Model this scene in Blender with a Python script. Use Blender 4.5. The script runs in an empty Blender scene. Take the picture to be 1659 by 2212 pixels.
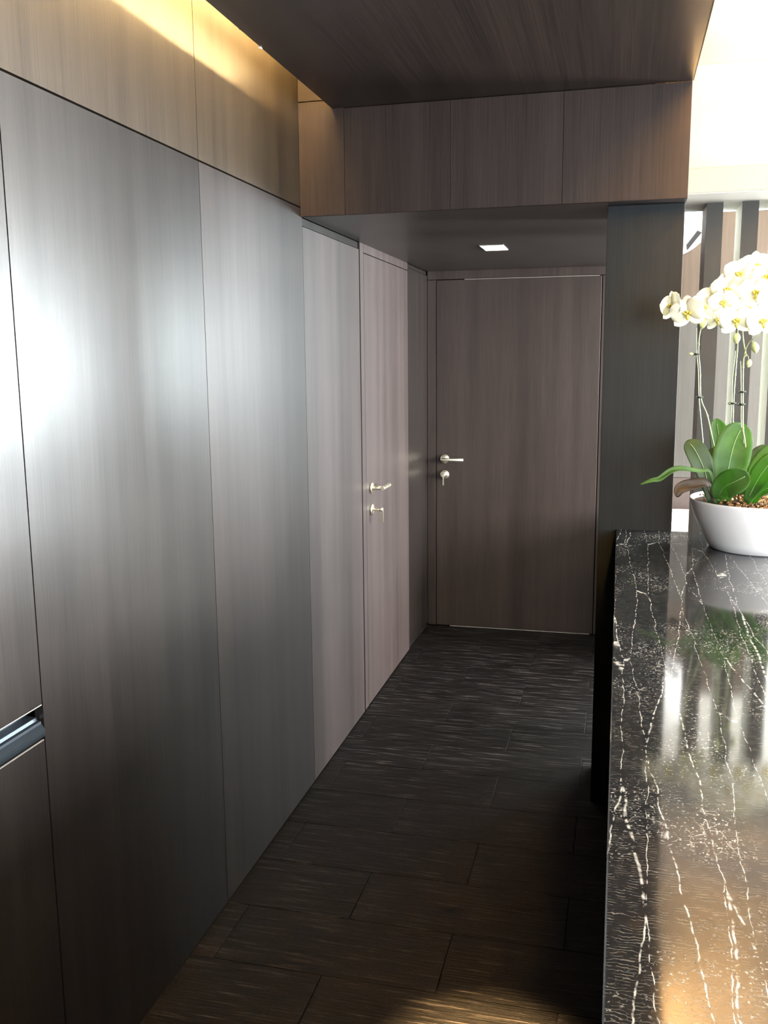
import bpy, bmesh, math, random
from mathutils import Vector, Matrix
random.seed(7)
S = bpy.context.scene
COL = S.collection

# ------------------------------------------------------------------ camera
cam_d = bpy.data.cameras.new('camera')
cam = bpy.data.objects.new('camera', cam_d); COL.objects.link(cam)
Rr = Vector((0.9694961488523818, 0.24492429055548184, -0.009450357469133173))
Ru = Vector((-0.031196714370888813, 0.16154649770996002, 0.9863718842759596))
Rf = Vector((-0.24311310613140888, 0.9559889230391426, -0.1642595405253483))
cam.matrix_world = Matrix(((Rr.x, Ru.x, -Rf.x, 0), (Rr.y, Ru.y, -Rf.y, 0), (Rr.z, Ru.z, -Rf.z, 1.6), (0, 0, 0, 1)))
cam_d.sensor_fit = 'VERTICAL'; cam_d.sensor_height = 36.0
cam_d.lens = 1999.27 / 2212 * 36.0
cam_d.clip_start = 0.02
S.camera = cam

# ------------------------------------------------------------------ world + daylight
W = bpy.data.worlds.new('sky'); S.world = W; W.use_nodes = True
bg = W.node_tree.nodes['Background']; bg.inputs[0].default_value = (0.80, 0.90, 1.0, 1); bg.inputs[1].default_value = 2.5

def area(name, loc, direction, sx, sy, power, color):
    l = bpy.data.lights.new(name, 'AREA'); l.shape = 'RECTANGLE'; l.size = sx; l.size_y = sy
    l.energy = power; l.color = color
    o = bpy.data.objects.new(name, l); COL.objects.link(o); o.location = loc
    d = Vector(direction).normalized()
    o.rotation_euler = d.to_track_quat('-Z', 'Y').to_euler()
    return o
XR, YE = 3.6, 9.6          # right window wall, far window wall
# daylight standing in the side window and in the far window
area('daylight_side', (XR + .12, .95, 1.60), (-1, 0, 0), 5.4, 1.35, 300, (.99, .96, .92))
area('daylight_middle', (XR + .12, 4.5, 1.60), (-1, 0, 0), 1.1, 1.35, 640, (1.0, .965, .94))
area('daylight_beyond', (XR + .12, 7.35, 1.68), (-1, 0, 0), 4.1, 1.0, 1050, (.86, .97, 1.0))
area('daylight_far', (2.15, YE + .12, 1.72), (0, -1, 0), 2.6, 1.0, 110, (.84, .95, 1.0))
area('fill_behind', (2.1, -2.72, 1.60), (0, 1, 0), 2.4, 1.3, 220, (.92, .96, 1.0))  # fill light added behind the viewer for bowl and flower fronts
S.view_settings.view_transform = 'Standard'; S.view_settings.look = 'None'
S.view_settings.gamma = 1.0; S.view_settings.use_curve_mapping = False
S.view_settings.exposure = 0.6
try:
    S.cycles.max_bounces = 8; S.cycles.diffuse_bounces = 4; S.cycles.glossy_bounces = 4
    S.cycles.sample_clamp_indirect = 6.0; S.cycles.use_denoising = True
    S.cycles.caustics_reflective = False; S.cycles.caustics_refractive = False
except Exception: pass

# ------------------------------------------------------------------ helpers
def obj(name, bm, mat, parent=None, smooth=False):
    me = bpy.data.meshes.new(name); bm.to_mesh(me); bm.free()
    if smooth:
        for p in me.polygons: p.use_smooth = True
    o = bpy.data.objects.new(name, me); COL.objects.link(o)
    for m in (mat if isinstance(mat, (list, tuple)) else [mat]): me.materials.append(m)
    if parent is not None: o.parent = parent
    return o
def empty(name, loc=(0, 0, 0)):
    o = bpy.data.objects.new(name, None); COL.objects.link(o); o.location = loc; o.empty_display_size = .1
    return o
def tag(o, label=None, cat=None, group=None, kind=None):
    if label: o['label'] = label
    if cat: o['category'] = cat
    if group: o['group'] = group
    if kind: o['kind'] = kind
    return o
def add_box(bm, x0, x1, y0, y1, z0, z1, bev=0.0, mi=0):
    r = bmesh.ops.create_cube(bm, size=1.0)
    vs = r['verts']
    for v in vs:
        v.co = Vector(((x0 + x1) / 2 + v.co.x * (x1 - x0), (y0 + y1) / 2 + v.co.y * (y1 - y0), (z0 + z1) / 2 + v.co.z * (z1 - z0)))
    fs = list({f for v in vs for f in v.link_faces})
    for f in fs: f.material_index = mi
    if bev > 0:
        es = list({e for v in vs for e in v.link_edges})
        bmesh.ops.bevel(bm, geom=es, offset=bev, segments=1, affect='EDGES', profile=.5)
def box(name, x0, x1, y0, y1, z0, z1, mat, parent=None, bev=0.0):
    bm = bmesh.new(); add_box(bm, x0, x1, y0, y1, z0, z1, bev)
    return obj(name, bm, mat, parent)
def frames(pts):
    n = len(pts); out = []
    for i in range(n):
        t = (pts[min(i + 1, n - 1)] - pts[max(i - 1, 0)]).normalized(); out.append(t)
    return out
def add_tube(bm, pts, rad, seg=8, caps=True):
    pts = [Vector(p) for p in pts]; ts = frames(pts)
    up = Vector((0, 0, 1)) if abs(ts[0].z) < .9 else Vector((1, 0, 0))
    a = ts[0].cross(up).normalized(); rings = []
    for i, (p, t) in enumerate(zip(pts, ts)):
        a = (a - t * a.dot(t)).normalized(); b = t.cross(a)
        r = rad[i] if isinstance(rad, (list, tuple)) else rad
        rings.append([bm.verts.new(p + (a * math.cos(2 * math.pi * k / seg) + b * math.sin(2 * math.pi * k / seg)) * r) for k in range(seg)])
    for i in range(len(rings) - 1):
        for k in range(seg):
            f = bm.faces.new((rings[i][k], rings[i][(k + 1) % seg], rings[i + 1][(k + 1) % seg], rings[i + 1][k])); f.smooth = True
    if caps:
        bm.faces.new(rings[0][::-1]); bm.faces.new(rings[-1])
def catmull(pts, n=5):
    P = [Vector(p) for p in pts]; P = [P[0] * 2 - P[1]] + P + [P[-1] * 2 - P[-2]]; out = []
    for i in range(1, len(P) - 2):
        for k in range(n):
            t = k / n; a, b, c, d = P[i - 1:i + 3]
            out.append(.5 * ((2 * b) + (c - a) * t + (2 * a - 5 * b + 4 * c - d) * t * t + (3 * b - a - 3 * c + d) * t ** 3))
    out.append(P[-2]); return out
def add_lathe(bm, prof, cx, cy, cz, seg=64, axis='Z'):
    rings = []
    for r, h in prof:
        ring = []
        for k in range(seg):
            a = 2 * math.pi * k / seg; u, v = r * math.cos(a), r * math.sin(a)
            co = {'Z': (cx + u, cy + v, cz + h), 'X': (cx + h, cy + u, cz + v), 'Y': (cx + u, cy + h, cz + v)}[axis]
            ring.append(bm.verts.new(co))
        rings.append(ring)
    for i in range(len(rings) - 1):
        for k in range(seg):
            f = bm.faces.new((rings[i][k], rings[i][(k + 1) % seg], rings[i + 1][(k + 1) % seg], rings[i + 1][k])); f.smooth = True
    if prof[0][0] > 1e-6: bm.faces.new(rings[0][::-1])
    if prof[-1][0] > 1e-6: bm.faces.new(rings[-1])
    bmesh.ops.recalc_face_normals(bm, faces=bm.faces[:])

# ------------------------------------------------------------------ materials
def new_mat(name):
    m = bpy.data.materials.new(name); m.use_nodes = True
    nt = m.node_tree; b = nt.nodes['Principled BSDF']; return m, nt, b
def N(nt, typ, **kw):
    n = nt.nodes.new(typ)
    for k, v in kw.items():
        if k.startswith('i_'):
            key = k[2:].replace('_', ' ')
            n.inputs[int(key) if key.isdigit() else key].default_value = v
        else: setattr(n, k, v)
    return n
def L(nt, a, b): nt.links.new(a, b)
def ramp(nt, fac, stops):
    r = N(nt, 'ShaderNodeValToRGB'); e = r.color_ramp.elements
    while len(e) > 1: e.remove(e[-1])
    e[0].position = stops[0][0]; e[0].color = (*stops[0][1], 1) if len(stops[0][1]) == 3 else stops[0][1]
    for p, c in stops[1:]:
        x = e.new(p); x.color = (*c, 1)
    L(nt, fac, r.inputs[0]); return r.outputs[0]
def coords(nt, scale, use_random=False):
    tc = N(nt, 'ShaderNodeTexCoord'); mp = N(nt, 'ShaderNodeMapping'); mp.inputs['Scale'].default_value = scale
    L(nt, tc.outputs['Object'], mp.inputs[0])
    if use_random:
        oi = N(nt, 'ShaderNodeObjectInfo'); cx = N(nt, 'ShaderNodeCombineXYZ'); mu = N(nt, 'ShaderNodeMath', operation='MULTIPLY', i_1=37.0)
        L(nt, oi.outputs['Random'], mu.inputs[0]); L(nt, mu.outputs[0], cx.inputs[0]); L(nt, mu.outputs[0], cx.inputs[1]); L(nt, cx.outputs[0], mp.inputs['Location'])
    return mp.outputs[0]
def plain(name, col, rough=.5, metal=0.0, emit=None, es=1.0, coat=0.0, var=.04, vs=30.0):
    m, nt, b = new_mat(name)
    n = N(nt, 'ShaderNodeTexNoise', i_Scale=vs, i_Detail=4.0); L(nt, coords(nt, (1, 1, 1)), n.inputs['Vector'])
    c = ramp(nt, n.outputs['Fac'], [(.3, tuple(max(0, x * (1 - var * 2)) for x in col)), (.7, tuple(min(1, x * (1 + var * 2)) for x in col))])
    L(nt, c, b.inputs['Base Color']); b.inputs['Roughness'].default_value = rough; b.inputs['Metallic'].default_value = metal
    b.inputs['Coat Weight'].default_value = coat
    if emit: b.inputs['Emission Color'].default_value = (*emit, 1); b.inputs['Emission Strength'].default_value = es
    return m
def veneer(name, grain, c0, c1, rough, coat=0.0, crough=.2, fine=420.0, long=4.0, bump=.12, spec=.5, streak=None):
    """straight-grain oak veneer; grain = axis the fibres run along"""
    m, nt, b = new_mat(name)
    sc = [fine] * 3; sc['XYZ'.index(grain)] = long
    n1 = N(nt, 'ShaderNodeTexNoise', i_Scale=1.0, i_Detail=5.0, i_Roughness=.65); L(nt, coords(nt, sc), n1.inputs['Vector'])
    sc2 = [14.0] * 3; sc2['XYZ'.index(grain)] = .5
    n2 = N(nt, 'ShaderNodeTexNoise', i_Scale=1.0, i_Detail=3.0); L(nt, coords(nt, sc2), n2.inputs['Vector'])
    mx = N(nt, 'ShaderNodeMath', operation='MULTIPLY_ADD', i_1=.6); L(nt, n1.outputs['Fac'], mx.inputs[0])
    h = N(nt, 'ShaderNodeMath', operation='MULTIPLY', i_1=.4); L(nt, n2.outputs['Fac'], h.inputs[0]); L(nt, h.outputs[0], mx.inputs[2])
    c = ramp(nt, mx.outputs[0], [(.36, c0), (.64, c1)])
    L(nt, c, b.inputs['Base Color'])
    b.inputs['Specular IOR Level'].default_value = spec
    rr = N(nt, 'ShaderNodeMapRange', i_3=rough - .05, i_4=rough + .07); L(nt, n1.outputs['Fac'], rr.inputs[0]); L(nt, rr.outputs[0], b.inputs['Roughness'])
    b.inputs['Coat Roughness'].default_value = crough
    if coat > 0:
        cw = N(nt, 'ShaderNodeMapRange', i_1=.35, i_2=.65, i_3=coat * .74, i_4=coat); L(nt, mx.outputs[0], cw.inputs[0]); L(nt, cw.outputs[0], b.inputs['Coat Weight'])
    bp = N(nt, 'ShaderNodeBump', i_Strength=bump, i_Distance=.001); L(nt, n1.outputs['Fac'], bp.inputs['Height']); L(nt, bp.outputs[0], b.inputs['Normal']); L(nt, bp.outputs[0], b.inputs['Coat Normal'])
    return m

M = {}
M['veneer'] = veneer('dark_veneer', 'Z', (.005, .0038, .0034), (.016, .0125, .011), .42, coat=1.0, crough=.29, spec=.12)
M['veneer_mid'] = veneer('dark_veneer_mid', 'Z', (.010, .0075, .007), (.028, .021, .0195), .46, coat=.95, crough=.325, spec=.14)  # base between the dark veneer and its lightened copy, evens the brightness step
M['veneer_upper_lit'] = veneer('dark_veneer_upper_lit', 'Z', (.016, .012, .008), (.042, .032, .021), .48, coat=.5, crough=.34, spec=.12)  # same veneer; warm base stands in for bounced cove light
M['veneer_satin_lit'] = veneer('dark_veneer_satin_lit', 'Z', (.020, .0145, .0135), (.050, .038, .036), .50, coat=.8, crough=.37, spec=.15)  # same veneer, rougher coat; base lightened to imitate the brighter lit panels
M['veneer_beam'] = veneer('dark_veneer_beam', 'Z', (.015, .010, .009), (.038, .027, .024), .5, spec=.22)
M['veneer_back'] = veneer('dark_veneer_back', 'Z', (.021, .0155, .014), (.050, .038, .034), .5, spec=.28)
M['veneer_ceiling'] = veneer('dark_veneer_ceiling', 'Y', (.009, .0062, .0053), (.030, .020, .016), .38, coat=.3, crough=.22, fine=300., long=2.5)
M['soffit'] = plain('soffit_board', (.030, .025, .023), .34, var=.1, vs=8)
M['gap'] = plain('dark_gap', (.004, .004, .004), .9)
M['pillar'] = veneer('pillar_laminate', 'Z', (.007, .009, .0105), (.013, .016, .018), .5, spec=.14, fine=300)
M['alu_dark'] = plain('dark_anodised', (.045, .060, .075), .28, metal=.6, var=.02)
M['edge'] = plain('pale_edge', (.30, .28, .26), .4)
M['steel'] = plain('satin_steel', (.80, .74, .60), .34, metal=1.0, var=.02)
M['white'] = plain('white_plaster', (.86, .85, .80), .6, var=.01)
M['ceil_white'] = plain('upper_ceiling_paint', (.86, .82, .72), .7, var=.01)
M['led_ledge_fill'] = plain('warm_led_ledge_fill', (1, .8, .5), .5, emit=(1.0, .56, .20), es=90.0)
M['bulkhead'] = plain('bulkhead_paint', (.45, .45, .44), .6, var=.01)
M['ledge'] = plain('cream_ledge', (.42, .405, .335), .6, var=.01)
M['lip'] = plain('grey_white_lip', (.48, .48, .44), .5, var=.01)
M['slat'] = plain('grey_slat', (.026, .027, .025), .7, var=.05, vs=12)
M['slat_side_lit'] = plain('lit_slat_side', (.66, .66, .60), .5, var=.03, vs=12)  # pale colour stands in for light that misses the slat sides
M['brown_panel'] = veneer('brown_panel', 'Z', (.062, .041, .026), (.088, .060, .038), .5, fine=90)
M['grey_panel'] = veneer('grey_panel', 'Z', (.052, .048, .042), (.074, .069, .060), .5, fine=120)
M['dark_band'] = plain('brown_band', (.055, .038, .033), .6)
M['black'] = plain('matt_black', (.008, .008, .011), .5)
M['body'] = plain('counter_body_black', (.006, .006, .008), .6)
M['white_gloss'] = plain('white_lacquer', (.85, .86, .86), .25, coat=.5, var=.01)
M['pot'] = plain('pot_glaze', (.80, .81, .82), .33, coat=.25, var=.01)
M['led'] = plain('warm_led', (1, .8, .5), .5, emit=(1.0, .68, .30), es=340.0)
M['led_right'] = plain('warm_led_right', (1, .8, .5), .5, emit=(1.0, .54, .17), es=3200.0)
M['lamp'] = plain('lamp_lens', (1, .95, .85), .5, emit=(1.0, .90, .68), es=9.0)
M['frame'] = plain('window_frame', (.25, .25, .26), .4)
M['room'] = plain('room_paint', (.22, .215, .21), .7)

# floor tile: black wood-look porcelain, grain along X
def floor_mat():
    m, nt, b = new_mat('black_wood_tile')
    n1 = N(nt, 'ShaderNodeTexNoise', i_Scale=1.0, i_Detail=6.0, i_Roughness=.7, i_Distortion=.15); L(nt, coords(nt, (5, 95, 5), True), n1.inputs['Vector'])
    n2 = N(nt, 'ShaderNodeTexNoise', i_Scale=1.0, i_Detail=3.0); L(nt, coords(nt, (2.2, 5, 1), True), n2.inputs['Vector'])
    c = ramp(nt, n1.outputs['Fac'], [(.38, (.001, .001, .001)), (.56, (.006, .005, .005)), (.72, (.11, .10, .10))])  # palest grain stop raised to stand in for highlights on the floor
    L(nt, c, b.inputs['Base Color'])
    r = N(nt, 'ShaderNodeMapRange', i_3=.30, i_4=.50); b.inputs['Specular IOR Level'].default_value = .14; L(nt, n2.outputs['Fac'], r.inputs[0]); L(nt, r.outputs[0], b.inputs['Roughness'])
    bp = N(nt, 'ShaderNodeBump', i_Strength=.8, i_Distance=.006); L(nt, n1.outputs['Fac'], bp.inputs['Height']); L(nt, bp.outputs[0], b.inputs['Normal'])
    return m
M['tile'] = floor_mat()

def stone_mat():
    m, nt, b = new_mat('black_marble')
    tc = N(nt, 'ShaderNodeTexCoord')
    nd = N(nt, 'ShaderNodeTexNoise', i_Scale=9.0, i_Detail=5.0, i_Roughness=.6); L(nt, tc.outputs['Object'], nd.inputs['Vector'])
    def distorted(scale, amt, rot=0.0):
        sub = N(nt, 'ShaderNodeVectorMath', operation='SUBTRACT'); sub.inputs[1].default_value = (.5, .5, .5); L(nt, nd.outputs['Color'], sub.inputs[0])
        sc = N(nt, 'ShaderNodeVectorMath', operation='SCALE'); sc.inputs['Scale'].default_value = amt; L(nt, sub.outputs[0], sc.inputs[0])
        ad = N(nt, 'ShaderNodeVectorMath', operation='ADD'); L(nt, tc.outputs['Object'], ad.inputs[0]); L(nt, sc.outputs[0], ad.inputs[1])
        mp = N(nt, 'ShaderNodeMapping'); mp.inputs['Scale'].default_value = scale; mp.inputs['Rotation'].default_value = (0, 0, rot); L(nt, ad.outputs[0], mp.inputs[0]); return mp.outputs[0]
    # long veins that run lengthwise
    v = N(nt, 'ShaderNodeTexVoronoi', feature='DISTANCE_TO_EDGE', i_Scale=1.0); L(nt, distorted((19, 1.1, 1), .022, math.radians(1.5)), v.inputs['Vector'])
    br = N(nt, 'ShaderNodeTexNoise', i_Scale=75.0, i_Detail=4.0); L(nt, tc.outputs['Object'], br.inputs['Vector'])
    vein = ramp(nt, v.outputs['Distance'], [(0.0, (1, 1, 1)), (.005, (.7, .7, .7)), (.012, (0, 0, 0))])
    brk = ramp(nt, br.outputs['Fac'], [(.42, (0, 0, 0)), (.60, (1, 1, 1))])
    mv = N(nt, 'ShaderNodeMath', operation='MULTIPLY'); L(nt, vein, mv.inputs[0]); L(nt, brk, mv.inputs[1])
    # finer cross hatching veins in patches
    v2 = N(nt, 'ShaderNodeTexVoronoi', feature='DISTANCE_TO_EDGE', i_Scale=1.0); L(nt, distorted((60, 34, 1), .03, math.radians(20)), v2.inputs['Vector'])
    vein2 = ramp(nt, v2.outputs['Distance'], [(0.0, (.8, .8, .8)), (.03, (0, 0, 0))])
    pt = N(nt, 'ShaderNodeTexNoise', i_Scale=5.5, i_Detail=3.0); L(nt, coords(nt, (1.6, 1, 1)), pt.inputs['Vector'])
    pmask = ramp(nt, pt.outputs['Fac'], [(.54, (0, 0, 0)), (.66, (1, 1, 1))])
    mv2 = N(nt, 'ShaderNodeMath', operation='MULTIPLY'); L(nt, vein2, mv2.inputs[0]); L(nt, pmask, mv2.inputs[1])
    mv2b = N(nt, 'ShaderNodeMath', operation='MULTIPLY'); L(nt, mv2.outputs[0], mv2b.inputs[0]); L(nt, brk, mv2b.inputs[1])
    # flecks
    sp = N(nt, 'ShaderNodeTexNoise', i_Scale=230.0, i_Detail=3.0); L(nt, tc.outputs['Object'], sp.inputs['Vector'])
    spk = ramp(nt, sp.outputs['Fac'], [(.60, (0, 0, 0)), (.70, (1, 1, 1))])
    pm2 = ramp(nt, pt.outputs['Fac'], [(.46, (.03, .03, .03)), (.66, (1, 1, 1))])
    ms = N(nt, 'ShaderNodeMath', operation='MULTIPLY'); L(nt, spk, ms.inputs[0]); L(nt, pm2, ms.inputs[1])
    # ripple lines
    wv = N(nt, 'ShaderNodeTexWave', i_Scale=60.0, i_Distortion=9.0, i_Detail=3.0, bands_direction='Y'); L(nt, coords(nt, (1, 1, 1)), wv.inputs['Vector'])
    wr = ramp(nt, wv.outputs['Fac'], [(.85, (0, 0, 0)), (1.0, (.16, .16, .16))])
    wm = N(nt, 'ShaderNodeMath', operation='MULTIPLY'); L(nt, wr, wm.inputs[0]); L(nt, brk, wm.inputs[1])
    a1 = N(nt, 'ShaderNodeMath', operation='MAXIMUM'); L(nt, mv.outputs[0], a1.inputs[0]); L(nt, mv2b.outputs[0], a1.inputs[1])
    a2 = N(nt, 'ShaderNodeMath', operation='MAXIMUM'); L(nt, a1.outputs[0], a2.inputs[0]); L(nt, ms.outputs[0], a2.inputs[1])
    a3 = N(nt, 'ShaderNodeMath', operation='MAXIMUM'); L(nt, a2.outputs[0], a3.inputs[0]); L(nt, wm.outputs[0], a3.inputs[1])
    c = ramp(nt, a3.outputs[0], [(0, (.012, .012, .013)), (1, (.62, .62, .58))])
    L(nt, c, b.inputs['Base Color']); b.inputs['Roughness'].default_value = .07; b.inputs['Specular IOR Level'].default_value = .75
    return m
M['stone'] = stone_mat()

def petal_mat():
    m, nt, b = new_mat('white_petal')
    n = N(nt, 'ShaderNodeTexNoise', i_Scale=40.0, i_Detail=3.0); L(nt, coords(nt, (1, 1, 1)), n.inputs['Vector'])
    L(nt, ramp(nt, n.outputs['Fac'], [(.3, (.86, .85, .74)), (.7, (.93, .93, .88))]), b.inputs['Base Color'])
    b.inputs['Roughness'].default_value = .55
    tr = N(nt, 'ShaderNodeBsdfTranslucent'); tr.inputs[0].default_value = (.95, .93, .78, 1)
    mix = N(nt, 'ShaderNodeMixShader'); mix.inputs[0].default_value = .4
    L(nt, b.outputs[0], mix.inputs[1]); L(nt, tr.outputs[0], mix.inputs[2]); L(nt, mix.outputs[0], nt.nodes['Material Output'].inputs[0])
    return m
M['petal'] = petal_mat()
def leaf_mat(name, c0, c1, trans):
    m, nt, b = new_mat(name)
    n = N(nt, 'ShaderNodeTexNoise', i_Scale=25.0, i_Detail=4.0); L(nt, coords(nt, (1, 1, 1)), n.inputs['Vector'])
    L(nt, ramp(nt, n.outputs['Fac'], [(.3, c0), (.7, c1)]), b.inputs['Base Color'])
    b.inputs['Roughness'].default_value = .42; b.inputs['Specular IOR Level'].default_value = .3
    tr = N(nt, 'ShaderNodeBsdfTranslucent'); tr.inputs[0].default_value = (*trans, 1)
    mix = N(nt, 'ShaderNodeMixShader'); mix.inputs[0].default_value = .35
    L(nt, b.outputs[0], mix.inputs[1]); L(nt, tr.outputs[0], mix.inputs[2]); L(nt, mix.outputs[0], nt.nodes['Material Output'].inputs[0])
    return m
M['leaf'] = leaf_mat('leaf_green', (.030, .085, .016), (.065, .155, .035), (.16, .36, .05))
M['leaf_dark'] = leaf_mat('leaf_dark_green', (.018, .040, .012), (.036, .075, .022), (.04, .10, .015))
M['leaf_dead'] = leaf_mat('leaf_withered', (.008, .006, .005), (.040, .028, .020), (.01, .008, .006))
M['midrib'] = plain('leaf_midrib', (.22, .36, .14), .5)
M['stem'] = plain('flower_stem', (.30, .36, .14), .4, var=.1)
M['stake'] = plain('support_stake', (.48, .52, .36), .4, var=.05)
M['clip'] = plain('plastic_clip', (.02, .03, .02), .25)
M['bud'] = plain('bud_green', (.58, .62, .28), .5, var=.15)
M['lipflower'] = plain('flower_lip', (.90, .56, .10), .5, var=.3, vs=300)
M['bark'] = plain('bark_chip', (.28, .15, .07), .8, var=.45, vs=60)
M['bark_dark'] = plain('potting_mix', (.035, .025, .018), .9, var=.3)

# ------------------------------------------------------------------ floor
XW = -1.086; YB = 5.32; ZS = 2.083; ZC = 2.425; ZU = 2.668; YFA = 3.14
fl = box('floor', -1.25, XR + .2, -2.7, YE + .2, -.10, -.006, M['gap'])
tag(fl, 'black wood-look tiled floor', 'floor', kind='structure')
tw, td, g = .612, .2535, .0012
row = 0; y = 3.105 - 12 * td
tile_me = None
bm = bmesh.new(); add_box(bm, g, tw - g, g, td - g, -.0055, 0, .0006)
tile_me = bpy.data.meshes.new('tile'); bm.to_mesh(tile_me); bm.free(); tile_me.materials.append(M['tile'])
while y < YB + .0:
    off = (-1.02 if row % 2 == 0 else -.712)
    k = -1
    x = off - tw
    while x < 1.6:
        if x + tw > XW + .02 and y + td > -.2:
            x0 = max(x, XW + .0); x1 = x + tw; y1 = min(y + td, YB)
            if x < XW or y + td > YB:
                bm = bmesh.new(); add_box(bm, x0 - x + (0 if x < XW else g), tw - g, g, y1 - y - g, -.0055, 0, .0006)
                me = bpy.data.meshes.new('tile'); bm.to_mesh(me); bm.free(); me.materials.append(M['tile'])
            else: me = tile_me
            o = bpy.data.objects.new('tile', me); COL.objects.link(o); o.location = (x, y, 0); o.parent = fl
        x += tw
    y += td; row += 1
y_first = 3.105 - 12 * td
# plain tiled ground out of view
box('floor_slab', -1.086, XR, -2.5, y_first - .002, -.006, -.0005, M['tile'], fl)
box('floor_slab', 2.05, XR, y_first, YB, -.006, -.0005, M['tile'], fl)
box('floor_slab', .86, XR, YB + .01, YE, -.006, -.0005, M['tile'], fl)

# ------------------------------------------------------------------ left wall and its panels
wl = box('wall_left', -1.30, -1.170, -2.6, YE + .1, 0, 2.95, M['gap'])
tag(wl, 'left wall clad in tall dark veneer panels', 'wall', kind='structure')
G = .0014; TH = .020; X0 = XW - TH
def wall_panel(y0, y1, z0, z1, parent=wl, name='panel', mat='veneer'):
    return box(name, X0, XW, y0 + G, y1 - G, z0, z1, M[mat], parent)
ys = [-2.5, -1.76, -.94, -.116, .702, 1.52, 2.339, 3.158]
for i in range(len(ys) - 1):
    wall_panel(ys[i], ys[i + 1], 2.1155, ZU, mat='veneer_upper_lit')
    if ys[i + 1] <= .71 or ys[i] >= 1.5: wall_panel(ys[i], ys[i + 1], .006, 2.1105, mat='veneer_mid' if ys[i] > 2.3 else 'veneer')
wall_panel(3.158, 3.882, .006, 2.052, mat='veneer_satin_lit')
box('top_rail', X0 - .01, XW - .006, 3.160, 3.882, 2.056, ZS, M['veneer'], wl, .0008)
wall_panel(3.894, 3.954, .006, 2.083, mat='veneer_satin_lit')
wall_panel(3.954, 4.812, 2.047, 2.083, mat='veneer_satin_lit')
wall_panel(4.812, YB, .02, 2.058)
box('top_rail', X0 - .01, XW - .006, 4.814, YB - .004, 2.062, ZS, M['veneer'], wl, .0008)
box('jamb', X0 - .04, X0 - .005, 3.884, 3.892, 0, ZS, M['gap'], wl)
box('plinth', XW - .06, XW - .012, 3.16, YB, 0, .02, M['black'], wl)
box('end_lining', X0, XW, YB + .18, YE, 0, ZU, M['room'], wl)

# tall cabinet with recessed pull channel
cab = empty('tall_cabinet', (XW, 1.11, 0)); tag(cab, 'dark veneer tall built-in cabinet with a black recessed pull, left edge of the wall', 'cabinet')
def cpart(name, bm_, mat, **k):
    o = obj(name, bm_, mat, cab, **k); o.matrix_parent_inverse = Matrix.Translation(-cab.location); return o
bm = bmesh.new(); add_box(bm, X0, XW, .702 + G, 1.52 - G, .9335, 2.1105, .0008); cpart('door', bm, M['veneer'])
bm = bmesh.new(); add_box(bm, X0, XW, .702 + G, 1.52 - G, .006, .860, .0008); cpart('door', bm, M['veneer'])
prof = [(0.0, .9335), (.0015, .9305), (.030, .9300), (.036, .924), (.036, .906), (.014, .9045), (.012, .8985), (.0045, .8975), (.0035, .8925), (.0, .888), (-.0035, .882), (-.005, .875), (-.003, .868), (.004, .8625), (.012, .8605), (.045, .8605), (.045, .9335)]
bm = bmesh.new(); ra = []; 
for yy in (.706, 1.5172):
    ra.append([bm.verts.new((XW - d, yy, z)) for d, z in prof])
for i in range(len(prof)):
    j = (i + 1) % len(prof); f = bm.faces.new((ra[0][i], ra[0][j], ra[1][j], ra[1][i]))
    if 8 <= i <= 13: f.smooth = True
bm.faces.new(ra[0][::-1]); bm.faces.new(ra[1]); bmesh.ops.recalc_face_normals(bm, faces=bm.faces[:])
pc = cpart('pull_channel', bm, M['alu_dark']); pc['label'] = 'black recessed metal pull channel'
bm = bmesh.new(); add_box(bm, XW - .003, XW + .0006, .706, 1.5165, .9312, .9332)
cpart('edge_strip', bm, M['edge'])
bm = bmesh.new(); add_box(bm, XW - .003, XW + .0004, .706, 1.5165, .8590, .8603)
cpart('edge_strip', bm, M['edge'])

# left door
d1 = box('door_1', X0, XW, 3.954 + .002, 4.812 - .001, .008, 2.043, M['veneer_satin_lit'], None)
tag(d1, 'flush dark veneer door in the left wall with steel lever', 'door', kind='structure')
def handle(parent, base, n, along, zc_, zl):
    """rosette + neck + lever; a lock rosette with a small hanging turn below"""
    base = Vector(base); n = Vector(n); al = Vector(along); ax = 'X' if abs(n.x) > .5 else 'Y'; s = n.x if ax == 'X' else n.y
    p = base.copy(); p.z = zc_
    bm = bmesh.new(); add_lathe(bm, [(0.0001, 0), (.026, 0), (.026, s * .007), (.0245, s * .009), (.0001, s * .009)], p.x, p.y, p.z, 32, ax)
    h = obj('door_handle', bm, M['steel'], parent); h['label'] = 'satin steel lever handle'
    bm = bmesh.new(); q = p + n * .058
    path = [p + n * .006, p + n * .050]
    add_tube(bm, path, .0095, 14)
    add_tube(bm, [q - al * .012, q, q + al * .118], .0095, 14)
    obj('lever', bm, M['steel'], h)
    p = base.copy(); p.z = zl
    bm = bmesh.new(); add_lathe(bm, [(0.0001, 0), (.026, 0), (.026, s * .007), (.0245, s * .009), (.0001, s * .009)], p.x, p.y, p.z, 32, ax)
    k = obj('door_lock', bm, M['steel'], parent); k['label'] = 'round steel lock rosette with hanging turn'
    bm = bmesh.new(); add_tube(bm, [p + n * .006, p + n * .048], .006, 12); add_tube(bm, [p + n * .036, p + n * .056], .009, 12)
    t = bmesh.ops.create_cube(bm, size=1)['verts']
    for v in t:
        l = v.co.copy(); w = .0028 if l.z > 0 else .0022
        v.co = p + n * (.050 + (l.x * .016)) + al * (l.y * 2 * w) + Vector((0, 0, -.028 + l.z * .058))
    bmesh.ops.recalc_face_normals(bm, faces=bm.faces[:])
    obj('thumb_turn', bm, M['steel'], k)
handle(d1, (XW, 4.031, 0), (1, 0, 0), (0, 1, 0), 1.017, .918)

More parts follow.
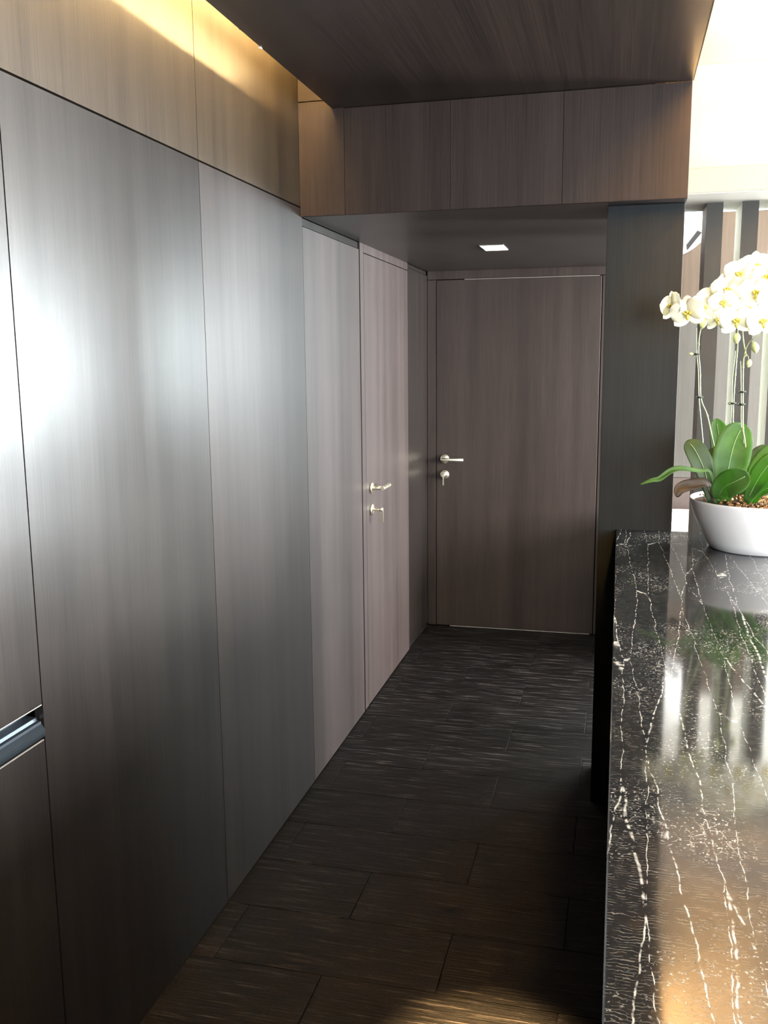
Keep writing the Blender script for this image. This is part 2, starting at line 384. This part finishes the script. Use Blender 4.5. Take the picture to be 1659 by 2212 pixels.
# ------------------------------------------------------------------ back wall of the corridor
wb = box('wall_back', XW - .1, .75, YB + .04, YB + .16, 0, 2.9, M['gap'])
tag(wb, 'dark veneer back wall at the corridor end', 'wall', kind='structure')
def back_panel(x0, x1, z0, z1): return box('panel', x0 + .0015, x1 - .0015, YB, YB + .02, z0, z1, M['veneer_back'], wb, .0008)
back_panel(XW, -1.034, .006, 2.033); back_panel(XW, .16, 2.0365, ZS); back_panel(-.110, .16, .006, 2.033)
d2 = box('door_2', -1.031, -.114, YB - .001, YB + .02, .008, 2.0315, M['veneer_back'], None, .001)
tag(d2, 'flush dark veneer door in the back wall with steel lever', 'door', kind='structure')
box('top_glint', -.87, -.125, YB - .003, YB + .01, 2.0318, 2.0342, M['edge'], d2)  # pale strip stands in for the glint along the door top
box('bottom_strip', -.95, -.13, YB - .003, YB + .01, .003, .0065, M['edge'], d2)
handle(d2, (-.982, YB - .001, 0), (0, -1, 0), (1, 0, 0), 1.014, .921)

# ------------------------------------------------------------------ dropped ceiling, beam, soffit
ce = box('ceiling', XW - .1, XR + .1, -2.6, YE + .1, ZU, ZU + .12, M['ceil_white'])
tag(ce, 'pale upper ceiling lit by warm cove lights', 'ceiling', kind='structure')
cl = box('ceiling_slab', -.964, .186, -2.5, YFA - .001, ZC, ZC + .022, M['veneer_ceiling'], ce, .0006)
box('slab_edge', .186, .1885, -2.5, YFA - .002, ZC - .001, ZC + .024, M['black'], ce)
box('slab_carcass', -.80, .08, -2.5, YFA - .002, ZC + .0225, ZU - .001, M['room'], ce)
beam = box('trim_1', XW + .0005, .186, YFA + .0182, YB, ZS, ZU, M['soffit'])
tag(beam, 'dark boxed beam with smooth soffit over the corridor', 'beam', kind='structure')
def fas(x0, x1, z0, z1): box('panel', x0 + .0007, x1 - .0007, YFA, YFA + .018, z0, z1, M['veneer_beam'], beam, .0006)
for a, b_ in ((XW, -.925), (-.925, -.564), (-.564, -.20), (-.20, .186)): fas(a, b_, ZS - .001, ZC - .0015 if a > -.93 else 2.452)
fas(XW, -.80, 2.4545, ZU - .001)

# recessed downlight in the soffit
dl = empty('recessed_downlight', (-.567, 4.276, ZS)); tag(dl, 'small square recessed downlight glowing in the soffit', 'lamp')
bm = bmesh.new()
for (a, b_, c, d) in ((-.052, .052, -.100, -.096), (-.052, .052, .096, .100), (-.052, -.048, -.096, .096), (.048, .052, -.096, .096)): add_box(bm, a, b_, c, d, -.003, .001)
obj('frame', bm, M['lip'], dl)
bm = bmesh.new(); add_box(bm, -.048, .048, -.096, .096, -.0018, -.0005); obj('lens', bm, M['lamp'], dl)
sp = bpy.data.lights.new('downlight_beam', 'SPOT'); sp.energy = 10; sp.color = (1, .86, .66); sp.spot_size = math.radians(75); sp.spot_blend = .6; sp.shadow_soft_size = .05
so = bpy.data.objects.new('downlight_beam', sp); COL.objects.link(so); so.location = (-.567, 4.276, ZS - .02); so.parent = dl; so.matrix_parent_inverse = Matrix.Translation(-dl.location)
# downlight above the viewer (outside the frame) whose warm pool reaches the floor
dl2 = empty('recessed_downlight', (-.25, 1.86, ZC)); tag(dl2, 'recessed downlight in the dark veneer ceiling above the near floor', 'lamp')
bm = bmesh.new(); add_lathe(bm, [(.034, -.001), (.045, -.001), (.045, -.004), (.034, -.004), (.034, -.001)], 0, 0, 0, 32); obj('frame', bm, M['black'], dl2)
bm = bmesh.new(); add_lathe(bm, [(.0001, -.001), (.033, -.001), (.033, -.002), (.0001, -.002)], 0, 0, 0, 24); obj('lens', bm, M['lamp'], dl2)
sp = bpy.data.lights.new('downlight_beam', 'SPOT'); sp.energy = 3600; sp.color = (1, .62, .25); sp.spot_size = math.radians(14); sp.spot_blend = 1.0; sp.shadow_soft_size = .03
so = bpy.data.objects.new('downlight_beam', sp); COL.objects.link(so); so.location = (-.25, 1.86, ZC - .02); so.parent = dl2; so.matrix_parent_inverse = Matrix.Translation(-dl2.location)

# cove led strips
def led(name, label, x0, x1, y0, y1, z, m='led'):
    t = box(name, x0, x1, y0, y1, z, z + .006, M[m]); tag(t, label, 'lamp'); return t
l1 = led('led_strip', 'warm cove light strip above the ceiling edge by the left wall', -.915, -.865, -2.4, 2.90, ZC + .050)
box('channel', -.918, -.862, -2.4, 2.95, ZC + .022, ZC + .049, M['lip'], l1)
box('clip', -.968, -.962, 2.490, 2.502, ZC - .002, ZC + .006, M['white'], l1); box('clip', -.967, -.962, 2.352, 2.360, ZC + .001, ZC + .006, M['white'], l1)
box('clip', -.967, -.962, 2.10, 2.107, ZC + .001, ZC + .006, M['white'], l1)
l2 = led('led_strip', 'warm cove light strip above the right edge of the veneer ceiling', .108, .120, -2.4, 3.12, ZC + .030, 'led_right')
box('light_baffle', .168, .1855, -2.4, 3.13, ZC + .0225, ZC + .058, M['black'], ce)  # unseen baffle added to keep the strip's direct light off the counter
box('channel', .100, .128, -2.4, 3.12, ZC + .0225, ZC + .0295, M['lip'], l2)

# ------------------------------------------------------------------ pillar
pl = box('pillar', -.057, .184, 3.235, 3.54, 0, ZS - .0005, M['pillar'], None, .001)
tag(pl, 'dark grey-blue pillar at the end of the counter', 'pillar', kind='structure')
box('edge_strip', -.0585, -.0565, 3.2345, 3.238, .0, ZS - .03, M['pillar'], pl)

# ------------------------------------------------------------------ white bulkhead over the slat screen
bh = box('wall_front', .19, 2.2, 3.86, 4.02, ZS + .0825, ZU - .001, M['bulkhead'])
tag(bh, 'white bulkhead wall above the slat screen', 'wall', kind='structure')
box('ledge', .188, 2.2, 3.59, 3.86, 2.1655, 2.251, M['ledge'], bh, .002)
box('underside', .188, 2.2, 3.592, 4.02, 2.1625, 2.1655, M['lip'], bh)

l3 = led('led_strip', 'added warm fill strip on the ledge of the white bulkhead', .22, 2.1, 3.635, 3.645, 2.2515, 'led_ledge_fill')  # strip added to spread warm light over ceiling and bulkhead

# slat screen
ss = empty('slat_screen', (.3, 3.92, 0)); tag(ss, 'screen of tall grey vertical slats behind the orchids', 'screen')
def spart(name, *a, mat='slat', bev=.0015):
    bm = bmesh.new(); add_box(bm, *a, bev); o = obj(name, bm, M[mat], ss); o.matrix_parent_inverse = Matrix.Translation(-ss.location); return o
for i in range(1, 4):
    x = .170 + .1255 * i
    o = spart('slat', x, x + .0585, 3.812, 4.02, .03, 2.162, mat='slat_side_lit')
    bm = bmesh.new(); add_box(bm, x - .0002, x + .0587, 3.810, 3.8125, .03, 2.162)
    f = obj('facing', bm, M['slat'], o); pass
spart('base_rail', .295, .605, 3.805, 4.02, 0, .03, mat='black')

# ------------------------------------------------------------------ wall seen through the slats
YR = 5.50
wr = box('wall_right_back', .16, .74, YB + .165, YB + .25, 0, ZU, M['white'])
tag(wr, 'wall behind the slat screen with brown and grey panels', 'wall', kind='structure')
box('upper_band', .162, .75, YR - .16, YR - .16 + .01, 2.34, ZU - .001, M['white'], wr)
for i in range(2):
    x = .162 + .293 * i
    box('panel', x + .001, x + .292, YR - .16, YR - .15, 1.80, 2.338, M['brown_panel'], wr, .001)
    box('panel', x + .001, x + .292, YR - .16, YR - .15, .93, 1.798, M['grey_panel'], wr, .001)
    box('panel', x + .001, x + .292, YR - .16, YR - .15, .0, .928, M['dark_band'], wr, .001)
ws = box('wall_side', .755, .85, YB + .02, YE, 0, ZU, M['room']); tag(ws, 'side wall behind the reception', 'wall', kind='structure')

# round sign on it
sg = empty('round_sign', (.215, YR - .19, 2.355)); tag(sg, 'round white wall sign with a dark slanting stroke, behind the slats', 'sign')
bm = bmesh.new(); add_lathe(bm, [(.0001, .022), (.238, .022), (.242, .018), (.242, .0), (.0001, 0.0)], 0, 0, 0, 96, 'Y'); obj('disc', bm, M['white_gloss'], sg)
bm = bmesh.new()
a = Vector((.318, 0, 2.152)) - Vector((.215, 0, 2.355)); b_ = Vector((.383, 0, 2.243)) - Vector((.215, 0, 2.355))
dv = (b_ - a).normalized(); pv = Vector((-dv.z, 0, dv.x)) * .0125
vs = []
for yy in (-.006, .0):
    vs.append([bm.verts.new((q.x, yy, q.z)) for q in (a - pv * .6, a + pv * 1.0 + dv * .018, b_ + pv - dv * .004, b_ - pv)])
for i in range(4): bm.faces.new((vs[0][i], vs[0][(i + 1) % 4], vs[1][(i + 1) % 4], vs[1][i]))
bm.faces.new(vs[0][::-1]); bm.faces.new(vs[1]); bmesh.ops.recalc_face_normals(bm, faces=bm.faces[:])
st = obj('stroke', bm, M['black'], sg); st['label'] = 'dark slanting stroke'

# unseen fill lamp added to light the slat sides and panels
lb = empty('fill_lamp', (.75, 4.75, ZU)); tag(lb, 'added fill lamp between the slat screen and the panelled wall', 'lamp')
bm = bmesh.new(); add_box(bm, -.42, .42, -.12, .12, -.05, 0); obj('housing', bm, M['lip'], lb)
bm = bmesh.new(); add_box(bm, -.40, .40, -.10, .10, -.054, -.051); obj('diffuser', bm, M['lamp'], lb)

# low white cabinet behind the screen
lc = empty('low_cabinet', (.72, 5.08, 0)); tag(lc, 'low white cabinet standing behind the grey slats', 'cabinet')
bm = bmesh.new(); add_box(bm, -.52, .06, -.20, .22, .06, .76, .003); obj('body', bm, M['white_gloss'], lc)
for i in range(2):
    bm = bmesh.new(); add_box(bm, -.515 + .288 * i, -.515 + .284 + .288 * i, -.218, -.202, .07, .75, .002); obj('door', bm, M['white_gloss'], lc)
bm = bmesh.new(); add_box(bm, -.50, .04, -.16, .2, 0, .06); obj('plinth', bm, M['black'], lc)

# ------------------------------------------------------------------ reception counter
ZK = 1.010
ct = empty('reception_counter', (.38, 1.2, 0)); tag(ct, 'reception counter with a polished black marble top veined in white', 'counter')
def kpart(name, *a, mat='stone', bev=.002):
    bm = bmesh.new(); add_box(bm, *a, bev); o = obj(name, bm, M[mat], ct); o.matrix_parent_inverse = Matrix.Translation(-ct.location); return o
kpart('stone_top', .002, .80, -1.2, 3.234, ZK - .03, ZK)
kpart('body', .03, .74, -1.15, 3.234, .08, ZK - .0305, mat='body')
kpart('plinth', .06, .70, -1.1, 3.23, 0, .08, mat='black', bev=0)

# ------------------------------------------------------------------ bowl planter
PC = Vector((.426, 3.0, ZK))
bw = empty('bowl_planter', PC); tag(bw, 'glossy white round bowl planter on the black marble counter', 'planter')
bm = bmesh.new()
add_lathe(bm, [(.0001, 0.0), (.132, 0.0), (.142, .004), (.156, .028), (.172, .060), (.186, .090), (.197, .120), (.2035, .144), (.205, .152), (.2035, .1545), (.2005, .153), (.197, .140), (.190, .118), (.0001, .114)], 0, 0, 0, 96)
obj('bowl', bm, M['pot'], bw)
bm = bmesh.new(); add_lathe(bm, [(.1955, .140), (.10, .146), (.0001, .150)], 0, 0, 0, 40); mx_ = obj('potting_mix', bm, M['bark_dark'], bw)
# bark chips: stuff
bm = bmesh.new()
for i in range(1500):
    a = random.uniform(0, 2 * math.pi); r = .182 * math.sqrt(random.random())
    px, py = PC.x + r * math.cos(a), PC.y + r * math.sin(a); pz = ZK + .150 - r * .05 + random.uniform(.0, .012)
    if px < .36 and random.random() < .75: continue
    s = random.uniform(.003, .007)
    vs = bmesh.ops.create_cube(bm, size=1)['verts']
    rm = Matrix.Rotation(random.uniform(0, 6.28), 3, 'Z') @ Matrix.Rotation(random.uniform(0, 6.28), 3, 'X')
    sc = Vector((s * random.uniform(.9, 2.2), s, s * random.uniform(.4, .9)))
    for v in vs: v.co = Vector((px, py, pz)) + rm @ Vector((v.co.x * sc.x, v.co.y * sc.y, v.co.z * sc.z))
bk = obj('bark_chips', bm, M['bark']); tag(bk, 'brown bark chips filling the white bowl planter', 'bark chips', kind='stuff')

# ------------------------------------------------------------------ orchids
FL = {'A':(0.146, 2.93, 1.742),'B':(0.187, 2.9, 1.721),'C':(0.228, 2.93, 1.736),'D':(0.256, 2.96, 1.764),'E':(0.298, 2.95, 1.785),'Q':(0.272, 2.97, 1.704),'G':(0.315, 2.86, 1.696),'I':(0.332, 2.98, 1.83),'J':(0.379, 3.0, 1.853),'H':(0.368, 2.92, 1.776),'K':(0.407, 2.95, 1.819),'N':(0.349, 2.93, 1.73),'L':(0.283, 2.92, 1.748),'M':(0.383, 2.87, 1.691),'O':(0.414, 2.9, 1.744),'R':(0.318, 3.0, 1.812),'S':(0.459, 2.95, 1.791),'T':(0.463, 2.9, 1.697)}
PA = {
 's1':[(0.316, 2.97, 1.145), (0.305, 2.97, 1.232), (0.279, 2.97, 1.338), (0.259, 2.97, 1.418), (0.238, 2.97, 1.471), (0.232, 2.97, 1.554), (0.226, 2.97, 1.602), (0.225, 2.97, 1.65), (0.229, 2.96, 1.684), (0.234, 2.96, 1.717), (0.219, 2.95, 1.744), (0.179, 2.94, 1.751), (0.151, 2.95, 1.743)],
 'k1':[(0.27, 2.975, 1.15), (0.259, 2.975, 1.259), (0.248, 2.975, 1.358), (0.233, 2.975, 1.47), (0.227, 2.975, 1.554), (0.221, 2.975, 1.602), (0.217, 2.975, 1.68)],
 's2':[(0.345, 2.99, 1.145), (0.336, 2.99, 1.372), (0.334, 2.99, 1.456), (0.335, 2.99, 1.539), (0.337, 2.99, 1.615), (0.335, 2.98, 1.642), (0.329, 2.95, 1.688), (0.32, 2.95, 1.735), (0.299, 2.96, 1.77), (0.265, 2.97, 1.771)],
 'k2':[(0.339, 2.995, 1.145), (0.33, 2.995, 1.372), (0.33, 2.995, 1.456), (0.328, 2.995, 1.525), (0.333, 2.995, 1.611)],
 's3':[(0.386, 2.95, 1.145), (0.375, 2.95, 1.264), (0.369, 2.95, 1.334), (0.36, 2.95, 1.382), (0.356, 2.95, 1.458), (0.351, 2.95, 1.581), (0.357, 2.95, 1.597), (0.35, 2.95, 1.628), (0.345, 2.95, 1.661), (0.342, 2.95, 1.688), (0.352, 2.96, 1.742), (0.356, 2.98, 1.796), (0.388, 3.0, 1.843)],
 'k3':[(0.383, 2.955, 1.145), (0.366, 2.955, 1.333), (0.355, 2.955, 1.396), (0.351, 2.955, 1.472), (0.344, 2.955, 1.581)],
 'b3':[(0.352, 2.95, 1.597), (0.356, 2.94, 1.618), (0.364, 2.93, 1.637), (0.383, 2.91, 1.655), (0.395, 2.9, 1.686)],
 'c3':[(0.355, 2.95, 1.605), (0.362, 2.94, 1.594), (0.365, 2.94, 1.583)],
 'd3':[(0.369, 2.93, 1.637), (0.377, 2.93, 1.627), (0.376, 2.93, 1.618)]}
LV = {
 'L1':([(0.318, 3.03, 1.15), (0.312, 3.05, 1.266), (0.304, 3.07, 1.351), (0.294, 3.08, 1.402)],0.031),
 'L2':([(0.311, 2.95, 1.15), (0.321, 2.93, 1.252), (0.337, 2.95, 1.333), (0.366, 2.99, 1.393)],0.0551),
 'L3':([(0.282, 2.93, 1.155), (0.254, 2.91, 1.253), (0.225, 2.91, 1.315), (0.2, 2.92, 1.346)],0.0348),
 'L3b':([(0.299, 2.99, 1.15), (0.293, 3.0, 1.228), (0.293, 3.02, 1.283), (0.288, 3.03, 1.318)],0.029),
 'L4':([(0.292, 2.88, 1.178), (0.302, 2.84, 1.216), (0.332, 2.81, 1.240), (0.366, 2.80, 1.262)],0.040),
 'L5':([(0.29, 2.9, 1.155), (0.267, 2.87, 1.255), (0.232, 2.84, 1.265), (0.178, 2.81, 1.274), (0.149, 2.8, 1.266), (0.12, 2.79, 1.245), (0.098, 2.785, 1.241), (0.066, 2.78, 1.229)],0.0094),
 'L6':([(0.29, 2.9, 1.155), (0.262, 2.87, 1.223), (0.214, 2.83, 1.224), (0.18, 2.81, 1.214), (0.171, 2.8, 1.191)],0.019),
 'R1':([(0.383, 2.94, 1.15), (0.399, 2.92, 1.241), (0.427, 2.93, 1.295), (0.466, 2.95, 1.335)],0.0319),
 'R2':([(0.369, 2.86, 1.17), (0.391, 2.83, 1.238), (0.418, 2.82, 1.287), (0.454, 2.83, 1.326)],0.0319),
 'R3':([(0.39, 2.9, 1.155), (0.409, 2.86, 1.205), (0.448, 2.83, 1.226), (0.483, 2.82, 1.226)],0.0203),
 'R4':([(0.373, 3.02, 1.15), (0.397, 3.05, 1.239), (0.428, 3.08, 1.287), (0.463, 3.1, 1.314)],0.029),
 'R5':([(0.408, 2.98, 1.15), (0.443, 3.0, 1.171), (0.494, 3.03, 1.183)],0.0203)}

def leaf_bm(pts, hw, face, blunt=.6, cup=.18, wav=0.0):
    """leaf blade as a thin double skin around a curved spine; face = direction its upper side looks to"""
    sp_ = catmull(pts, 6); n = len(sp_) - 1; ts = frames(sp_); face = Vector(face).normalized()
    bm = bmesh.new(); rows = []
    for i, (p, t) in enumerate(zip(sp_, ts)):
        u = i / n
        w = hw * (min(1, (u / .45)) ** .7 * .75 + .25) if u < .45 else hw * max(0.02, 1 - ((u - .45) / .55) ** (2 + blunt * 1.5)) ** .55
        s = face.cross(t); s.normalize(); nn = t.cross(s).normalized()
        rows.append([bm.verts.new(p + s * (w * k / 4) + nn * (cup * w * (k / 4) ** 2 + wav * w * math.sin(u * 9 + k))) for k in range(-4, 5)])
    for i in range(n):
        for k in range(8):
            f = bm.faces.new((rows[i][k], rows[i][k + 1], rows[i + 1][k + 1], rows[i + 1][k])); f.smooth = True
    r = bmesh.ops.extrude_face_region(bm, geom=bm.faces[:]); nv = [e for e in r['geom'] if isinstance(e, bmesh.types.BMVert)]
    bm.normal_update()
    for v in nv: v.co += v.normal * .0012
    bmesh.ops.recalc_face_normals(bm, faces=bm.faces[:])
    return bm, sp_
def make_leaf(root, key, face, mat, rib=True, **k):
    pts, hw = LV[key]; bm, sp_ = leaf_bm(pts, hw, face, **k); o = obj('leaf', bm, mat, root)
    if rib:
        bm = bmesh.new(); f = Vector(face).normalized() * .0013
        add_tube(bm, [p + f for p in sp_[2:-2]], .0011, 5); obj('midrib', bm, M['midrib'], o)
    return o
def petal_mesh(name, length, width, tipw, cup, back):
    bm = bmesh.new(); R_, C_ = 9, 7; rows = []
    for i in range(R_ + 1):
        u = i / R_
        w = width * (math.sin(math.pi * min(1, u ** tipw * .985 + .015)) ** .6)
        rows.append([bm.verts.new((w * (j / C_ * 2 - 1), length * u, cup * length * math.sin(u * math.pi * .8) + back * (j / C_ * 2 - 1) ** 2 * w + .02 * length * math.sin(j * 2.1 + u * 7))) for j in range(C_ + 1)])
    for i in range(R_):
        for j in range(C_):
            f = bm.faces.new((rows[i][j], rows[i][j + 1], rows[i + 1][j + 1], rows[i + 1][j])); f.smooth = True
    r = bmesh.ops.extrude_face_region(bm, geom=bm.faces[:]); nv = [e for e in r['geom'] if isinstance(e, bmesh.types.BMVert)]
    for v in nv: v.co.z -= .0006
    bmesh.ops.recalc_face_normals(bm, faces=bm.faces[:])
    me = bpy.data.meshes.new(name); bm.to_mesh(me); bm.free(); me.materials.append(M['petal']); return me
ME_PETAL = petal_mesh('petal', .052, .032, .85, .16, -.18)
ME_SEPAL = petal_mesh('sepal', .050, .019, .80, .05, -.10)
def lip_mesh():
    bm = bmesh.new(); add_lathe(bm, [(.0001, .018), (.0035, .016), (.0045, .010), (.003, .004), (.0001, .002)], 0, 0.003, 0, 12)
    for s in (-1, 1):
        add_tube(bm, [(0, -.001, .006), (s * .007, .0, .011), (s * .009, .002, .017)], [.003, .005, .001], 8)
    add_tube(bm, [(0, -.001, .004), (0, -.009, .010), (0, -.016, .012), (0, -.020, .010)], [.003, .005, .0045, .001], 8)
    me = bpy.data.meshes.new('lip'); bm.to_mesh(me); bm.free(); me.materials.append(M['lipflower']); return me
ME_LIP = lip_mesh()
bm = bmesh.new(); add_tube(bm, [(0, 0, 0), (0, -.004, -.012), (0, -.002, -.028)], [.0015, .0013, .0012], 6)
ME_PED = bpy.data.meshes.new('flower_core'); bm.to_mesh(ME_PED); bm.free(); ME_PED.materials.append(M['stem'])
def flower(root, pos, facing, roll=0.0, scale=1.0):
    f = Vector(facing).normalized(); up = Vector((0, 0, 1)); s = up.cross(f).normalized(); u = f.cross(s)
    m = Matrix((s, u, f)).transposed().to_4x4() @ Matrix.Rotation(roll, 4, 'Z') @ Matrix.Scale(scale, 4)
    core = bpy.data.objects.new('flower', ME_PED); COL.objects.link(core); core.parent = root
    core.matrix_local = Matrix.Translation(Vector(pos)) @ m
    for me, nm, ang, z in ((ME_SEPAL, 'sepal', 0, -.001), (ME_SEPAL, 'sepal', 125, -.001), (ME_SEPAL, 'sepal', -125, -.001), (ME_PETAL, 'petal', 68, .002), (ME_PETAL, 'petal', -68, .002)):
        o = bpy.data.objects.new(nm, me); COL.objects.link(o); o.parent = core
        o.matrix_local = Matrix.Translation((0, 0, z)) @ Matrix.Rotation(math.radians(ang + random.uniform(-5, 5)), 4, 'Z') @ Matrix.Rotation(math.radians(random.uniform(2, 14)), 4, 'X')
    o = bpy.data.objects.new('lip', ME_LIP); COL.objects.link(o); o.parent = core; o.matrix_local = Matrix.Translation((0, 0, .003))
def bud(root, p, r=.010, tilt=(0, 0, 1)):
    bm = bmesh.new(); t = Vector(tilt).normalized(); p = Vector(p)
    add_tube(bm, [p - t * r * 1.6, p - t * r * 1.2, p - t * r * .5, p + t * r * .3, p + t * r * 1.1, p + t * r * 1.5], [.001, r * .55, r * .95, r, r * .6, .001], 12)
    obj('bud', bm, M['bud'], root)
def clip(root, p, s=1.0):
    bm = bmesh.new(); p = Vector(p)
    add_tube(bm, [p + Vector((-.008, 0, 0)) * s, p + Vector((.009, 0, 0)) * s], .0032 * s, 8)
    add_tube(bm, [p + Vector((-.009, 0, .004)), p + Vector((-.015, 0, 0)), p + Vector((-.009, 0, -.004))], .0018, 6)
    obj('clip', bm, M['clip'], root)
def stem(root, key, r, mat='stem', name='stem', n=5):
    p = catmull(PA[key], n); bm = bmesh.new(); k = len(p)
    add_tube(bm, p, [r * (1 - .35 * i / k) for i in range(k)], 8)
    if name == 'stem':
        for q in p[6:-8:9]: add_tube(bm, [q - Vector((0, 0, .004)), q, q + Vector((0, 0, .004))], [r * .8, r * 1.45, r * .8], 8)
    obj(name, bm, M[mat], root)

V = Vector
o1 = empty('orchid'); tag(o1, 'leftmost white orchid, arching over the rim with withered and narrow leaves at its foot', 'orchid', 'white orchids in the bowl')
stem(o1, 's1', .0022); stem(o1, 'k1', .0016, 'stake', 'stake'); clip(o1, (.221, 2.97, 1.602)); clip(o1, (.236, 2.967, 1.473))
for k, fc, rl, sc in (('A', (-.85, -.7, .1), .3, .94), ('B', (-.30, -1, -.05), .1, 1.06), ('C', (.25, -1, .1), -.2, .9), ('Q', (.3, -1, -.3), .2, .75), ('D', (-.4, -1, .35), .1, .9), ('L', (-.1, -1, .1), .3, .85)):
    flower(o1, FL[k], fc, rl, sc)
bud(o1, (.233, 2.95, 1.693), .0105, (.15, 0, 1)); bud(o1, (.205, 2.97, 1.603), .0045, (1, 0, 0))
make_leaf(o1, 'L3', (.35, -1, .25), M['leaf_dark']); make_leaf(o1, 'L3b', (-.1, -1, .1), M['leaf_dark'])
lf = make_leaf(o1, 'L5', (.1, -.75, .65), M['leaf'], rib=False, blunt=.0, wav=.15); lf['label'] = 'long narrow curling leaf'
lf = make_leaf(o1, 'L6', (.1, -.8, .6), M['leaf_dead'], rib=False, blunt=.2, wav=.1); lf['label'] = 'withered brown drooping leaf'

o2 = empty('orchid'); tag(o2, 'middle white orchid with the largest upright green leaf', 'orchid', 'white orchids in the bowl')
stem(o2, 's2', .0021); stem(o2, 'k2', .0016, 'stake', 'stake'); clip(o2, (.333, 2.985, 1.454))
for k, fc, rl, sc in (('E', (-.2, -1, .15), .0, 1.0), ('G', (.0, -1, -.12), .05, 1.02), ('R', (-.6, -.9, .4), .2, .95), ('I', (-.2, -1, .3), -.1, 1.0), ('N', (.25, -1, .0), .2, .95)):
    flower(o2, FL[k], fc, rl, sc)
bud(o2, (.331, 2.965, 1.648), .0105, (.1, 0, 1)); bud(o2, (.291, 2.98, 1.686), .009, (-.3, 0, 1))
make_leaf(o2, 'L1', (.2, -1, .1), M['leaf'], cup=.3); make_leaf(o2, 'L2', (.15, -1, .30), M['leaf'], cup=.2); make_leaf(o2, 'L4', (.1, -.95, .45), M['leaf'], cup=.25)

o3 = empty('orchid'); tag(o3, 'rightmost white orchid, its bright green leaves spreading to the right', 'orchid', 'white orchids in the bowl')
stem(o3, 's3', .0023); stem(o3, 'k3', .0016, 'stake', 'stake'); clip(o3, (.354, 2.947, 1.49)); clip(o3, (.354, 2.947, 1.453))
stem(o3, 'b3', .0015, name='side_stem'); stem(o3, 'c3', .0011, name='side_stem'); stem(o3, 'd3', .0011, name='side_stem')
for k, fc, rl, sc in (('J', (.1, -1, .3), .1, 1.0), ('H', (.15, -1, .0), .0, 1.0), ('K', (-.5, -1, .1), .2, 1.05), ('M', (.35, -1, .1), .1, 1.05), ('O', (.2, -1, .05), -.1, 1.05), ('S', (.5, -1, .1), .2, 1.0), ('T', (.6, -1, .0), .1, 1.0)):
    flower(o3, FL[k], fc, rl, sc)
bud(o3, (.366, 2.94, 1.574), .008, (.2, 0, 1)); bud(o3, (.379, 2.93, 1.620), .011, (-.2, 0, 1))
make_leaf(o3, 'R4', (-.3, -1, .3), M['leaf_dark']); make_leaf(o3, 'R1', (-.35, -1, .35), M['leaf']); make_leaf(o3, 'R2', (-.35, -.9, .5), M['leaf']); make_leaf(o3, 'R3', (0, -.7, .7), M['leaf']); make_leaf(o3, 'R5', (0, -.5, .9), M['leaf_dark'])

# ------------------------------------------------------------------ reception room shell (beyond the frame, lets the daylight in)
def holed_wall(name, label, axis, pos, th, a0, a1, h0, h1, ha, hb, hz0, hz1, second=None):
    bm = bmesh.new()
    def bx(u0, u1, z0, z1):
        if axis == 'X': add_box(bm, pos, pos + th, u0, u1, z0, z1)
        else: add_box(bm, u0, u1, pos, pos + th, z0, z1)
    if second: p, q, z0_, z1_ = second; bx(hb, p, h0, h1); bx(q, a1, h0, h1); bx(p, q, h0, z0_); bx(p, q, z1_, h1)
    else: bx(hb, a1, h0, h1)
    bx(a0, ha, h0, h1); bx(ha, hb, h0, hz0); bx(ha, hb, hz1, h1)
    return tag(obj(name, bm, M['room']), label, 'wall', kind='structure')
holed_wall('wall_right', 'window wall of the reception, right', 'X', XR, .1, -2.6, YE + .1, 0, ZU, -1.75, 5.1, .92, 2.28, (5.3, 9.4, 1.17, 2.27))
holed_wall('wall_far', 'far window wall of the reception', 'Y', YE, .1, .85, XR, 0, ZU, .85, 3.45, 1.17, 2.27)
bm = bmesh.new()
for a_ in ((XW - .1, .9, 0, 2.8), (3.3, XR + .1, 0, 2.8), (.9, 3.3, 0, .95), (.9, 3.3, 2.25, 2.8)): add_box(bm, a_[0], a_[1], -2.7, -2.5, a_[2], a_[3])
w = tag(obj('wall_behind', bm, M['veneer_back']), 'dark wall with an added fill-light window behind the viewer', 'wall', kind='structure')
w4 = empty('fill_window_4', (2.1, -2.6, 1.6)); w4['kind'] = 'structure'  # unseen window added for the fill light
bm = bmesh.new()
for xx in (-1.2, -.02, 1.16): add_box(bm, xx, xx + .04, -.02, .02, -.65, .65)
add_box(bm, -1.2, 1.2, -.02, .02, -.65, -.61); add_box(bm, -1.2, 1.2, -.02, .02, .61, .65); obj('window_frame', bm, M['frame'], w4)
w1 = empty('window_1', (XR + .05, 1.55, 1.6)); w1['kind'] = 'structure'
bm = bmesh.new()
for yy in (-3.30, -1.12, 1.10, 2.20, 3.50): add_box(bm, -.02, .02, yy, yy + .04, -.68, .68)
add_box(bm, -.02, .02, -3.3, 3.54, -.68, -.64); add_box(bm, -.02, .02, -3.3, 3.54, .64, .68); obj('window_frame', bm, M['frame'], w1)
w2 = empty('window_2', (2.15, YE + .05, 1.72)); w2['kind'] = 'structure'
bm = bmesh.new()
for xx in (-1.3, -.02, 1.26): add_box(bm, xx, xx + .04, -.02, .02, -.565, .565)
add_box(bm, -1.3, 1.3, -.02, .02, -.565, -.525); add_box(bm, -1.3, 1.3, -.02, .02, .525, .565); obj('window_frame', bm, M['frame'], w2)
w3 = empty('window_3', (XR + .05, 7.35, 1.72)); w3['kind'] = 'structure'
bm = bmesh.new()
for yy in (-2.05, -.7, .66, 2.01): add_box(bm, -.02, .02, yy, yy + .04, -.55, .55)
add_box(bm, -.02, .02, -2.05, 2.05, -.55, -.51); add_box(bm, -.02, .02, -2.05, 2.05, .51, .55); obj('window_frame', bm, M['frame'], w3)
